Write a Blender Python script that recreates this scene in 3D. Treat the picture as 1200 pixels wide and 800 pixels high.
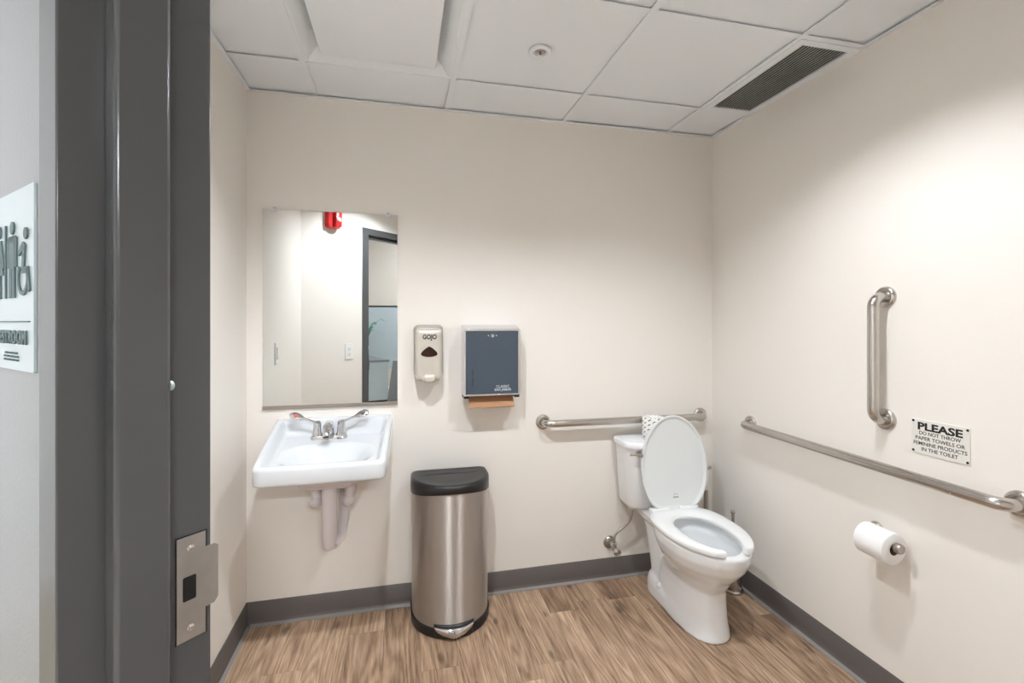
import bpy, bmesh, math, random
from mathutils import Vector, Matrix
random.seed(7)
for o in list(bpy.data.objects): bpy.data.objects.remove(o)
SC = bpy.context.scene
COL = SC.collection
PI = math.pi

# ------------------------------------------------------------------ camera, world, exposure
FPX, YAW, HORIZON = 550.59, 0.23124, 376.4
CAM = (0.6837, -2.3493, 1.3802)
XR, H = 2.411, 2.4265                       # right wall, ceiling height
cam = bpy.data.cameras.new('camera'); cam.sensor_width = 36; cam.lens = FPX / 1200 * 36
cam.shift_y = -(400 - HORIZON) / 1200; cam.clip_start = 0.02
camo = bpy.data.objects.new('camera', cam); COL.objects.link(camo)
camo.location = CAM; camo.rotation_euler = (PI / 2, 0, -YAW)
SC.camera = camo
wd = bpy.data.worlds.new('world'); SC.world = wd; wd.use_nodes = True
wd.node_tree.nodes['Background'].inputs[0].default_value = (0.8, 0.85, 0.9, 1)
wd.node_tree.nodes['Background'].inputs[1].default_value = 0.0
SC.view_settings.view_transform = 'Standard'; SC.view_settings.look = 'None'
SC.view_settings.exposure = 0.25; SC.view_settings.gamma = 1.0; SC.view_settings.use_curve_mapping = False
DOWNLIGHT_POWER = 1850.0                       # emission of the can lights' lenses
HALL_POWER = 112.0                             # emission of the unseen fill panels added in the hall

# ------------------------------------------------------------------ materials
def lin(c):
    return tuple(((v / 255) / 12.92 if v / 255 <= 0.04045 else ((v / 255 + 0.055) / 1.055) ** 2.4) for v in c)
def mat(name, rgb, rough=0.5, metal=0.0, bump=0, scale=200, dist=0.001, spec=0.5, coat=0, var=0, aniso=0, trans=0, emit=0, stretch=None, ior=None):
    m = bpy.data.materials.new(name); m.use_nodes = True
    nt = m.node_tree; b = nt.nodes['Principled BSDF']
    c = lin(rgb) + (1,)
    b.inputs['Base Color'].default_value = c
    b.inputs['Roughness'].default_value = rough; b.inputs['Metallic'].default_value = metal
    b.inputs['Specular IOR Level'].default_value = spec
    b.inputs['Coat Weight'].default_value = coat; b.inputs['Coat Roughness'].default_value = 0.05
    b.inputs['Anisotropic'].default_value = aniso
    b.inputs['Anisotropic Rotation'].default_value = 0.25 if aniso else 0.0
    b.inputs['Transmission Weight'].default_value = trans
    if ior: b.inputs['IOR'].default_value = ior
    if emit:
        b.inputs['Emission Color'].default_value = c; b.inputs['Emission Strength'].default_value = emit
    if bump or var:
        tc = nt.nodes.new('ShaderNodeTexCoord'); n = nt.nodes.new('ShaderNodeTexNoise')
        n.inputs['Scale'].default_value = scale; n.inputs['Detail'].default_value = 3
        src = tc.outputs['Object']
        if stretch:
            mp = nt.nodes.new('ShaderNodeMapping'); mp.inputs['Scale'].default_value = stretch
            nt.links.new(src, mp.inputs[0]); src = mp.outputs[0]
        nt.links.new(src, n.inputs['Vector'])
        if bump:
            bp = nt.nodes.new('ShaderNodeBump'); bp.inputs['Strength'].default_value = bump; bp.inputs['Distance'].default_value = dist
            nt.links.new(n.outputs['Fac'], bp.inputs['Height']); nt.links.new(bp.outputs[0], b.inputs['Normal'])
        if var:
            mr = nt.nodes.new('ShaderNodeMapRange'); mr.inputs[3].default_value = 1 - var; mr.inputs[4].default_value = 1 + var
            mx = nt.nodes.new('ShaderNodeMix'); mx.data_type = 'RGBA'; mx.blend_type = 'MULTIPLY'; mx.inputs[0].default_value = 1
            mx.inputs[6].default_value = c
            nt.links.new(n.outputs['Fac'], mr.inputs[0]); nt.links.new(mr.outputs[0], mx.inputs[7]); nt.links.new(mx.outputs[2], b.inputs['Base Color'])
    return m

def wood_mat():
    m = bpy.data.materials.new('vinyl_wood'); m.use_nodes = True
    nt = m.node_tree; N = nt.nodes; L = nt.links; b = N['Principled BSDF']
    tc = N.new('ShaderNodeTexCoord'); oi = N.new('ShaderNodeObjectInfo')
    off = N.new('ShaderNodeVectorMath'); off.operation = 'MULTIPLY_ADD'
    comb = N.new('ShaderNodeCombineXYZ')
    for i in range(3): L.new(oi.outputs['Random'], comb.inputs[i])
    L.new(comb.outputs[0], off.inputs[0]); off.inputs[1].default_value = (13.7, 31.3, 7.1); L.new(tc.outputs['Object'], off.inputs[2])
    def noise(scale, sc, detail=4, dist=0.0):
        mp = N.new('ShaderNodeMapping'); mp.inputs['Scale'].default_value = sc
        L.new(off.outputs[0], mp.inputs[0]); n = N.new('ShaderNodeTexNoise')
        n.inputs['Scale'].default_value = scale; n.inputs['Detail'].default_value = detail; n.inputs['Distortion'].default_value = dist
        L.new(mp.outputs[0], n.inputs['Vector']); return n
    cloud = noise(4.0, (2.6, 0.55, 1), 4, 0.2)                # broad light and dark
    # cathedral rings : contour lines of a soft field
    field = noise(2.4, (3.4, 0.30, 1), 1, 0.15)
    mul = N.new('ShaderNodeMath'); mul.operation = 'MULTIPLY'; mul.inputs[1].default_value = 120; L.new(field.outputs['Fac'], mul.inputs[0])
    sn = N.new('ShaderNodeMath'); sn.operation = 'SINE'; L.new(mul.outputs[0], sn.inputs[0])
    ring = N.new('ShaderNodeMapRange'); ring.inputs[1].default_value = -1; ring.inputs[2].default_value = 1; L.new(sn.outputs[0], ring.inputs[0])
    fine = noise(150, (4, 0.10, 1), 6, 0.1)                # fine fibres along the plank
    streak = noise(26, (3.8, 0.11, 1), 5, 0.15)
    knot = noise(5.0, (2.2, 0.9, 1), 2)
    def mix(a, bb, f): 
        x = N.new('ShaderNodeMix'); x.data_type = 'FLOAT'; x.inputs[0].default_value = f
        L.new(a, x.inputs[2]); L.new(bb, x.inputs[3]); return x.outputs[0]
    v = mix(fine.outputs['Fac'], streak.outputs['Fac'], 0.42)
    v = mix(v, ring.outputs[0], 0.13)
    v = mix(v, cloud.outputs['Fac'], 0.36)
    add = N.new('ShaderNodeMath'); add.operation = 'MULTIPLY_ADD'; add.inputs[1].default_value = 0.07; L.new(oi.outputs['Random'], add.inputs[0]); L.new(v, add.inputs[2])
    cr = N.new('ShaderNodeValToRGB'); L.new(add.outputs[0], cr.inputs[0])
    e = cr.color_ramp.elements
    e[0].position = 0.375; e[0].color = lin((96, 74, 59)) + (1,)
    e[1].position = 0.665; e[1].color = lin((212, 186, 160)) + (1,)
    for p, c in ((0.46, (138, 111, 90)), (0.53, (168, 140, 115)), (0.60, (187, 158, 132))):
        x = e.new(p); x.color = lin(c) + (1,)
    crack = noise(34, (3.8, 0.10, 1), 3, 0.05)
    ck = N.new('ShaderNodeMapRange'); ck.inputs[1].default_value = 0.29; ck.inputs[2].default_value = 0.36; ck.inputs[3].default_value = 0.66; ck.inputs[4].default_value = 1.0
    L.new(crack.outputs['Fac'], ck.inputs[0])
    kr = N.new('ShaderNodeMapRange'); kr.inputs[1].default_value = 0.29; kr.inputs[2].default_value = 0.36; kr.inputs[3].default_value = 0.45; kr.inputs[4].default_value = 1.0
    L.new(knot.outputs['Fac'], kr.inputs[0])
    mx = N.new('ShaderNodeMix'); mx.data_type = 'RGBA'; mx.blend_type = 'MULTIPLY'; mx.inputs[0].default_value = 1
    L.new(cr.outputs[0], mx.inputs[6]); km = N.new('ShaderNodeMath'); km.operation = 'MULTIPLY'; L.new(kr.outputs[0], km.inputs[0]); L.new(ck.outputs[0], km.inputs[1]); L.new(km.outputs[0], mx.inputs[7]); L.new(mx.outputs[2], b.inputs['Base Color'])
    b.inputs['Roughness'].default_value = 0.42; b.inputs['Specular IOR Level'].default_value = 0.35
    bp = N.new('ShaderNodeBump'); bp.inputs['Strength'].default_value = 0.25; bp.inputs['Distance'].default_value = 0.0006
    L.new(v, bp.inputs['Height']); L.new(bp.outputs[0], b.inputs['Normal'])
    return m

M = {}
M['wall'] = mat('beige_wall_paint', (241, 236, 229), 0.55, bump=0.12, scale=230, dist=0.0015, spec=0.3)
M['hall_wall'] = mat('pale_grey_hall_paint', (148, 150, 153), 0.35, bump=0.3, scale=170, dist=0.002)
M['hall_beige'] = mat('hall_beige_paint', (150, 143, 136), 0.6, bump=0.1)
M['hall_white'] = mat('hall_white_paint', (226, 226, 226), 0.5, bump=0.1)
M['hall_floor'] = mat('hall_tan_carpet', (182, 170, 152), 0.9, bump=0.5, scale=400)
M['tile'] = mat('ceiling_tile_white', (240, 244, 248), 0.8, bump=0.08, scale=500, spec=0.2)
M['tbar'] = mat('white_grid_metal', (240, 244, 248), 0.45)
M['white_metal'] = mat('white_painted_metal', (240, 244, 248), 0.4)
M['slat_grey'] = mat('grey_slat_paint', (176, 176, 174), 0.5)
M['black'] = mat('black_gap', (12, 12, 12), 0.8)
M['base'] = mat('brown_grey_vinyl_base', (98, 92, 90), 0.3, bump=0.1, scale=120, var=0.06)
M['toe'] = mat('pale_grey_toe_glint', (146, 142, 139), 0.3, var=0.08, scale=60)  # paler colour paints the glint of light on the coved toe
M['wood'] = wood_mat()
M['under'] = mat('floor_joint', (70, 52, 40), 0.8)
M['frame'] = mat('dark_grey_frame_paint', (79, 80, 82), 0.2, bump=0.06, scale=90, spec=0.5)
M['steel'] = mat('brushed_stainless', (196, 191, 186), 0.22, 1, bump=0.05, scale=60, stretch=(1, 1, 1), dist=0.0005)
M['satin'] = mat('satin_nickel', (178, 170, 162), 0.3, 1)
M['strike'] = mat('worn_strike_steel', (176, 175, 174), 0.42, 1, var=0.15, scale=40)
M['chrome'] = mat('chrome', (214, 214, 216), 0.08, 1)
M['can_steel'] = mat('brushed_can_steel', (200, 192, 186), 0.47, 1, aniso=1.0)
M['black_plastic'] = mat('black_plastic', (26, 26, 28), 0.38, bump=0.05, scale=400)
M['mirror'] = mat('mirror_silver', (236, 238, 237), 0.0, 1)
M['porcelain'] = mat('white_porcelain', (240, 242, 244), 0.12, spec=0.6, coat=0.3)
M['sink'] = mat('white_sink_porcelain', (216, 219, 223), 0.12, spec=0.6, coat=0.3)
M['seat'] = mat('white_seat_plastic', (240, 241, 241), 0.22)
M['lidp'] = mat('white_lid_plastic', (226, 229, 229), 0.28)
M['pvc'] = mat('white_pipe_cover', (222, 214, 216), 0.45)
M['water'] = mat('bowl_water', (225, 235, 238), 0.02, trans=0.8, ior=1.33)
M['paper'] = mat('white_tissue', (244, 243, 242), 0.9, bump=0.25, scale=300)
M['card'] = mat('cardboard_core', (150, 118, 92), 0.85)
M['kraft'] = mat('brown_paper_towel', (176, 132, 98), 0.85, bump=0.2, scale=300, var=0.05)
M['smoke'] = mat('smoked_blue_grey_plastic', (66, 78, 90), 0.16, spec=0.5, bump=0.1, scale=6, dist=0.004)
M['soap_front'] = mat('nickel_plastic_cover', (214, 207, 196), 0.26, metal=0.35)
M['soap_back'] = mat('grey_plastic_shell', (148, 142, 134), 0.35, metal=0.3)
M['amber'] = mat('dark_amber_window', (52, 26, 16), 0.12, var=0.4, scale=60)
M['ink'] = mat('black_ink', (22, 22, 24), 0.6)
M['sign_white'] = mat('white_sign_plastic', (234, 231, 224), 0.35)
M['sign_alu'] = mat('brushed_aluminium', (196, 207, 212), 0.3, 0.3, bump=0.05, scale=40, stretch=(1, 1, 30))
M['sign_grey'] = mat('raised_grey_green_acrylic', (84, 104, 108), 0.5)
M['print_pale'] = mat('pale_print', (176, 186, 192), 0.5)
M['red'] = mat('red_alarm_plastic', (206, 28, 32), 0.3)
M['hot'] = mat('red_hot_dot', (206, 74, 70), 0.4)
M['cold'] = mat('dark_cold_dot', (74, 84, 96), 0.4)
M['clear'] = mat('clear_lens', (235, 238, 240), 0.08, spec=0.8)
M['outlet'] = mat('white_outlet_plastic', (240, 239, 236), 0.35)
M['grey_slot'] = mat('grey_slots', (120, 118, 115), 0.5)
M['lens'] = mat('downlight_lens', (245, 250, 255), 0.4, emit=DOWNLIGHT_POWER)
M['fill_panel'] = mat('hall_fill_panel', (245, 250, 255), 0.4, emit=HALL_POWER)
M['blue_panel'] = mat('pale_blue_grey_laminate', (126, 135, 139), 0.4, var=0.04, scale=8)
M['dark_panel'] = mat('charcoal_laminate', (82, 84, 88), 0.5)
M['leaf'] = mat('green_leaf', (60, 110, 92), 0.45)
M['white_pot'] = mat('white_pot', (220, 220, 216), 0.4)

# ------------------------------------------------------------------ mesh helpers (world coordinates; the builder subtracts the root position)
class MB:
    def __init__(s): s.v = []; s.f = []
    def add(s, vs, fs):
        o = len(s.v); s.v += [tuple(p) for p in vs]; s.f += [tuple(i + o for i in f) for f in fs]; return s
    def box(s, a, b):
        x0, y0, z0 = a; x1, y1, z1 = b
        return s.add([(x0,y0,z0),(x1,y0,z0),(x1,y1,z0),(x0,y1,z0),(x0,y0,z1),(x1,y0,z1),(x1,y1,z1),(x0,y1,z1)],
                     [(0,3,2,1),(4,5,6,7),(0,1,5,4),(1,2,6,5),(2,3,7,6),(3,0,4,7)])
    def loft(s, rings, caps=True, closed=False):
        n = len(rings[0]); vs = [p for r in rings for p in r]; fs = []
        m = len(rings)
        for i in range(m if closed else m - 1):
            for j in range(n):
                a = i * n + j; b = i * n + (j + 1) % n; c = ((i + 1) % m) * n + (j + 1) % n; d = ((i + 1) % m) * n + j
                fs.append((a, b, c, d))
        if caps and not closed: fs += [tuple(range(n - 1, -1, -1)), tuple((m - 1) * n + k for k in range(n))]
        return s.add(vs, fs)
    def prism(s, poly, axis, fn0, fn1):
        # poly: list of 2-D points; fn0/fn1 map a 2-D point to 3-D at both ends
        return s.loft([[fn0(p) for p in poly], [fn1(p) for p in poly]])
    def tube(s, path, r, n=16, caps=True):
        path = [Vector(p) for p in path]; rings = []
        t0 = (path[1] - path[0]).normalized(); up = Vector((0, 0, 1)) if abs(t0.z) < 0.9 else Vector((1, 0, 0))
        u = t0.cross(up).normalized()
        for i, p in enumerate(path):
            t = (path[min(i + 1, len(path) - 1)] - path[max(i - 1, 0)]).normalized()
            u = (u - t * u.dot(t)).normalized(); w = t.cross(u)
            rr = r[i] if isinstance(r, (list, tuple)) else r
            rings.append([p + (u * math.cos(2 * PI * k / n) + w * math.sin(2 * PI * k / n)) * rr for k in range(n)])
        return s.loft(rings, caps)
    def lathe(s, prof, origin, axis=(0, 0, 1), n=24, hollow=False):
        # prof: list of (radius, height along axis)
        o = Vector(origin); a = Vector(axis).normalized(); u = a.orthogonal().normalized(); w = a.cross(u)
        return s.loft([[o + a * h + (u * math.cos(2 * PI * k / n) + w * math.sin(2 * PI * k / n)) * max(r, 1e-5) for k in range(n)] for r, h in prof], not hollow, hollow)
    def sphere(s, c, r, n=14):
        c = Vector(c)
        return s.lathe([(r * math.sin(PI * i / n), -r * math.cos(PI * i / n)) for i in range(n + 1)], c, n=n + 4)

def wloc(o):
    v = Vector((0, 0, 0))
    while o: v = v + o.location; o = o.parent
    return v
def obj(name, mb, material, parent=None, smooth=False, bevel=0, seg=2, loc=(0, 0, 0), flat=None, subsurf=0):
    me = bpy.data.meshes.new(name)
    base = wloc(parent) + Vector(loc)
    me.from_pydata([tuple(Vector(p) - base) for p in mb.v], [], mb.f)
    bm = bmesh.new(); bm.from_mesh(me); bmesh.ops.recalc_face_normals(bm, faces=bm.faces); bm.to_mesh(me); bm.free()
    me.materials.append(M[material])
    o = bpy.data.objects.new(name, me); COL.objects.link(o); o.location = loc
    if parent: o.parent = parent
    if smooth:
        for p in me.polygons: p.use_smooth = True
        me.set_sharp_from_angle(angle=math.radians(35 if smooth is True else smooth))
    if bevel:
        b = o.modifiers.new('bevel', 'BEVEL'); b.width = bevel; b.segments = seg; b.limit_method = 'ANGLE'; b.angle_limit = math.radians(40)
        for p in me.polygons: p.use_smooth = True
        me.set_sharp_from_angle(angle=math.radians(60)); b.harden_normals = False
    if subsurf:
        ss = o.modifiers.new('sub', 'SUBSURF'); ss.levels = subsurf; ss.render_levels = subsurf
    return o
def thing(name, label, cat, loc, group=None):
    o = bpy.data.objects.new(name, None); COL.objects.link(o); o.location = loc; o.empty_display_size = 0.05
    o['label'] = label; o['category'] = cat
    if group: o['group'] = group
    return o
def tag(o, label, cat, group=None):
    o['label'] = label; o['category'] = cat
    if group: o['group'] = group
    return o
def struct(name, label, loc=(0, 0, 0)):
    o = bpy.data.objects.new(name, None); COL.objects.link(o); o.location = loc
    o['kind'] = 'structure'; o['label'] = label; return o
def smesh(name, mb, material, label, **k):
    o = obj(name, mb, material, **k); o['kind'] = 'structure'; o['label'] = label; return o
def arc(c, u, w, r, a0, a1, n=8):
    c = Vector(c); u = Vector(u); w = Vector(w)
    return [c + (u * math.cos(a0 + (a1 - a0) * i / n) + w * math.sin(a0 + (a1 - a0) * i / n)) * r for i in range(n + 1)]
def text_part(name, body, size, material, parent, origin, ux, uy, depth=0.0006, bold=0.0, align='CENTER', shear=0, width=None):
    cu = bpy.data.curves.new(name, 'FONT'); cu.body = body; cu.size = size; cu.align_x = align; cu.align_y = 'CENTER'
    cu.extrude = depth / 2; cu.offset = bold; cu.resolution_u = 3; cu.shear = shear
    t = bpy.data.objects.new(name, cu); COL.objects.link(t)
    dg = bpy.context.evaluated_depsgraph_get(); me = bpy.data.meshes.new_from_object(t.evaluated_get(dg))
    bpy.data.objects.remove(t)
    ux = Vector(ux); uy = Vector(uy); uz = ux.cross(uy)
    k = 1.0
    if width:
        xs = [v.co.x for v in me.vertices]; k = width / (max(xs) - min(xs))
    base = wloc(parent)
    for v in me.vertices:
        p = v.co; v.co = Vector(origin) + ux * p.x * k + uy * p.y + uz * (p.z + depth / 2) - base
    me.materials.clear(); me.materials.append(M[material])
    o = bpy.data.objects.new(name, me); COL.objects.link(o); o.parent = parent
    return o
def rrect(x0, x1, y0, y1, r, n=5, rs=None):
    rs = rs or (r, r, r, r); out = []
    for (cx, cy, a, rr) in ((x1, y1, 0, rs[0]), (x0, y1, PI / 2, rs[1]), (x0, y0, PI, rs[2]), (x1, y0, 1.5 * PI, rs[3])):
        sx = -1 if cx == x1 else 1; sy = -1 if cy == y1 else 1
        for i in range(n + 1):
            t = a + PI / 2 * i / n; out.append((cx + sx * rr + rr * math.cos(t), cy + sy * rr + rr * math.sin(t)))
    return out

# ------------------------------------------------------------------ the entry wall runs at 45 degrees: local frame (d along the wall away from the opening, s through the wall to the room)
S2 = math.sqrt(0.5)
JL = 0.159                                     # jamb depth
NX, NY = 0.427 - JL * S2, -1.6205 - JL * S2     # hall-side corner of the strike jamb
OPEN, HEADZ = 0.914, 2.081
def dw(d, s, z): return (NX - S2 * d + S2 * s, NY + S2 * d + S2 * s, z)

# ------------------------------------------------------------------ setting: walls
TOP = 3.55
smesh('wall_back', MB().box((-0.1, 0, -0.05), (XR + 0.1, 0.1, TOP)), 'wall', 'smooth beige painted wall behind the sink and toilet')
smesh('wall_left', MB().box((-0.1, -1.26, -0.05), (0, 0, TOP)), 'wall', 'narrow beige painted side wall beside the sink')
smesh('wall_right', MB().box((XR, -2.6, -0.05), (XR + 0.1, 0, TOP)), 'wall', 'beige painted side wall carrying the grab bars')
smesh('wall_front', MB().box((1.24, -2.58, -0.05), (XR, -2.46, TOP)), 'wall', 'beige painted wall beside the entry')
def dbox(d0, d1, s0, s1, z0, z1):
    poly = [(d0, s0), (d1, s0), (d1, s1), (d0, s1)]
    return MB().prism(poly, 2, lambda p: dw(p[0], p[1], z0), lambda p: dw(p[0], p[1], z1))
WS0, WS1 = 0.010, JL - 0.010
ew = struct('wall_entry', 'angled wall with the doorway', dw(0.06, WS0, 0))
def entry(d0, d1, z0, z1):
    obj('wall_core', dbox(d0, d1, WS0 + 0.012, WS1, z0, z1), 'wall', ew)
    obj('hall_face', dbox(d0, d1, WS0, WS0 + 0.012, z0, z1), 'hall_wall', ew)
entry(0.058, 1.9, -0.05, TOP)
entry(-OPEN - 0.058, 0.058, HEADZ + 0.05, TOP)
entry(-1.24, -OPEN - 0.058, -0.05, TOP)

# door frame: strike jamb, hinge jamb, head, stops
DF = struct('door_1', 'dark grey painted metal door frame with strike plate', dw(0, JL / 2, 0))
ST0, ST1, STH, FW = 0.0424, 0.0993, 0.030, 0.058
prof = [(0, FW), (0, 0), (JL, 0), (JL, FW)]
mb = MB(); mb.prism(prof, 2, lambda p: dw(p[1], p[0], 0), lambda p: dw(p[1], p[0], HEADZ)); obj('jamb', mb, 'frame', DF, bevel=0.0018)
mb = MB(); mb.prism(prof, 2, lambda p: dw(-OPEN - p[1], p[0], 0), lambda p: dw(-OPEN - p[1], p[0], HEADZ)); obj('jamb', mb, 'frame', DF, bevel=0.0018)
mb = MB(); mb.prism([(0, HEADZ), (0, HEADZ + 0.05), (JL, HEADZ + 0.05), (JL, HEADZ)], 2, lambda p: dw(FW, p[0], p[1]), lambda p: dw(-OPEN - FW, p[0], p[1])); obj('head', mb, 'frame', DF, bevel=0.0018)
for side in (0, 1):
    f = (lambda d: d) if side == 0 else (lambda d: -OPEN - d)
    mb = MB(); mb.prism([(ST0, 0.001), (ST0, -STH), (ST1, -STH), (ST1, 0.001)], 2, lambda p: dw(f(p[1]), p[0], 0), lambda p: dw(f(p[1]), p[0], HEADZ))
    obj('door_stop', mb, 'frame', DF, bevel=0.005, seg=3)
mb = MB(); mb.prism([(ST0, HEADZ), (ST0, HEADZ - 0.016), (ST1, HEADZ - 0.016), (ST1, HEADZ)], 2, lambda p: dw(-STH, p[0], p[1]), lambda p: dw(-OPEN + STH, p[0], p[1]))
obj('door_stop', mb, 'frame', DF, bevel=0.003)
# strike plate with lip (recess outline behind, black latch hole, two screws)
zs0, zs1 = 0.956, 1.094; sp0, sp1 = 0.1165, 0.1515; lz0, lz1 = 0.990, 1.072
pl = [(sp0, zs0), (sp1, zs0), (sp1, lz0), (JL + 0.004, lz0), (JL + 0.010, lz0 + 0.006), (JL + 0.010, lz1 - 0.004), (JL + 0.004, lz1), (sp1, lz1), (sp1, zs1), (sp0, zs1)]
outl = [(sp0 - .0012, zs0 - .0015), (sp1 + .0025, zs0 - .0015), (sp1 + .0025, zs1 + .0015), (sp0 - .0012, zs1 + .0015)]
mb = MB(); mb.prism(outl, 2, lambda p: dw(0.0006, p[0], p[1]), lambda p: dw(-0.0003, p[0], p[1]))
obj('strike_recess', mb, 'black', DF)
mb = MB(); mb.prism(pl, 2, lambda p: dw(0.0004, p[0], p[1]), lambda p: dw(-0.0018 - max(0, p[0] - JL) * -0.35, p[0], p[1]))
SP = obj('strike_plate', mb, 'strike', DF, bevel=0.0006); SP['label'] = 'brushed steel strike plate with black latch hole'
zc = (zs0 + zs1) / 2
mb = MB(); mb.prism(rrect(sp0 + 0.007, sp0 + 0.023, zc - 0.016, zc + 0.016, 0.002), 2, lambda p: dw(0, p[0], p[1]), lambda p: dw(-0.0022, p[0], p[1]))
obj('latch_hole', mb, 'black', SP)
for z in (zs0 + 0.016, zs1 - 0.016):
    mb = MB().lathe([(0, 0.0), (0.0042, 0.0), (0.0042, 0.0006), (0.003, 0.0012), (0, 0.0013)], dw(-0.0017, sp0 + 0.0165, z), (S2, -S2, 0), 14)
    sc = obj('screw', mb, 'chrome', SP, smooth=True)
for z in (1.30, 1.90, 0.35):
    obj('silencer', MB().lathe([(0.006, -0.001), (0.006, 0.002), (0.004, 0.0035), (0, 0.004)], dw(-STH + 0.004, ST1, z), (S2, S2, 0), 12), 'print_pale', DF, smooth=True)

# ------------------------------------------------------------------ floor with planks
def clip_half(poly, a, b, c):
    out = []
    for i in range(len(poly)):
        p, q = poly[i], poly[(i + 1) % len(poly)]
        fp = a * p[0] + b * p[1] - c; fq = a * q[0] + b * q[1] - c
        if fp >= 0: out.append(p)
        if (fp >= 0) != (fq >= 0):
            t = fp / (fp - fq); out.append((p[0] + (q[0] - p[0]) * t, p[1] + (q[1] - p[1]) * t))
    return out
floor = smesh('floor', MB().box((-0.05, -2.5, -0.05), (XR + 0.05, 0.05, -0.0035)), 'under', 'brown wood-look vinyl plank floor')
PWID, PLEN = 0.1523, 1.219
diag_c = (NX + NY) * S2 + JL * 0.5
starts = {1: -0.345, 8: -0.535, 15: -0.468, 9: -0.227, 4: -0.62, 6: -0.15, 12: -0.30}
for k in range(16):
    y1 = starts.get(k, -random.uniform(0.1, 1.1)) + PLEN
    while y1 > -2.46:
        y0 = y1 - PLEN
        g = 0.0004
        poly = [(max(k * PWID + g, 0.0), max(y0 + g, -2.46)), (min((k + 1) * PWID - g, XR), max(y0 + g, -2.46)), (min((k + 1) * PWID - g, XR), min(y1 - g, 0)), (max(k * PWID + g, 0.0), min(y1 - g, 0))]
        if poly[2][1] > poly[0][1] + 0.005:
            poly = clip_half(poly, S2, S2, diag_c)
            if len(poly) >= 3:
                mb = MB(); mb.prism(poly, 2, lambda p: (p[0], p[1], -0.0035), lambda p: (p[0], p[1], 0.0))
                obj('plank', mb, 'wood', floor)
        y1 = y0
# ------------------------------------------------------------------ baseboards: coved vinyl
BH, BT = 0.106, 0.004
def base_prof(): return [(0, 0), (0.020, 0), (0.020, 0.002), (0.012, 0.007), (0.007, 0.014), (BT, 0.024), (BT, BH - 0.002), (BT - 0.002, BH), (0, BH)]
def toe_prof(): return [(.004, .0005), (0.0225, 0.0005), (0.0225, 0.003), (0.0150, 0.0075), (0.0115, 0.0100), (.004, .0100)]  # thin strip laid over the base to carry the painted glint
mb = MB(); mb.prism(base_prof(), 2, lambda p: (0, -p[0], p[1]), lambda p: (XR, -p[0], p[1])); bb_back = smesh('baseboard_back', mb, 'base', 'brown-grey coved vinyl base along the back wall', smooth=50)
mb = MB(); mb.prism(base_prof(), 2, lambda p: (p[0], 0, p[1]), lambda p: (p[0], -1.21, p[1])); bb_left = smesh('baseboard_left', mb, 'base', 'brown-grey coved vinyl base along the short side wall', smooth=50)
mb = MB(); mb.prism(base_prof(), 2, lambda p: (XR - p[0], 0, p[1]), lambda p: (XR - p[0], -2.46, p[1])); bb_right = smesh('baseboard_right', mb, 'base', 'brown-grey coved vinyl base under the grab bar wall', smooth=50)
mb = MB(); mb.prism(base_prof(), 2, lambda p: dw(FW, WS1 + p[0], p[1]), lambda p: dw(0.62, WS1 + p[0], p[1])); smesh('baseboard_entry', mb, 'base', 'brown-grey coved vinyl base beside the doorway', smooth=50)

mb = MB(); mb.prism(toe_prof(), 2, lambda p: (0.02, -p[0], p[1]), lambda p: (XR - .02, -p[0], p[1])); obj('toe_glint_strip', mb, 'toe', bb_back, smooth=50)
mb = MB(); mb.prism(toe_prof(), 2, lambda p: (p[0], -.02, p[1]), lambda p: (p[0], -1.2, p[1])); obj('toe_glint_strip', mb, 'toe', bb_left, smooth=50)
mb = MB(); mb.prism(toe_prof(), 2, lambda p: (XR - p[0], -.02, p[1]), lambda p: (XR - p[0], -2.46, p[1])); obj('toe_glint_strip', mb, 'toe', bb_right, smooth=50)

# ------------------------------------------------------------------ ceiling: slab, grid, tiles
ceil = smesh('ceiling', MB().box((-0.1, -2.6, H + 0.22), (XR + 0.1, 0.1, H + 0.25)), 'white_metal', 'white suspended tile ceiling')
G = 0.6096
cols = [0.2938 + G * k for k in range(4)]
rows = [-0.2994 - G * k for k in range(4)]
TW = 0.0119
X0, X1, Y0, Y1 = 0.0, XR, -2.46, 0.0
for x in cols: obj('main_runner', MB().box((x - TW, Y0, H), (x + TW, Y1, H + 0.004)).box((x - .002, Y0, H + .004), (x + .002, Y1, H + .03)), 'tbar', ceil)
xe = [X0] + cols + [X1]
ye = [Y1] + rows + [Y0]
for y in rows:
    for i in range(len(xe) - 1):
        a = xe[i] + (TW if i else 0); b = xe[i + 1] - (TW if i < len(xe) - 2 else 0)
        obj('cross_tee', MB().box((a + .0008, y - TW, H + .0006), (b - .0008, y + TW, H + 0.004)).box((a, y - .002, H + .004), (b, y + .002, H + .03)), 'tbar', ceil)
AW = 0.019
for a, b in (((0, -AW, H - .0015), (XR, 0, H + .001)), ((0, Y0, H - .0015), (AW, -AW, H + .001)), ((XR - AW, Y0, H - .0015), (XR, -AW, H + .001))):
    obj('wall_angle', MB().box(a, b), 'tbar', ceil)
LIGHTS = ((0.66, -1.22), (1.64, -1.22))
DIFF, GRILLE = (1, 1), (4, 1)                   # cells taken by the diffuser and by the return grille
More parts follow.
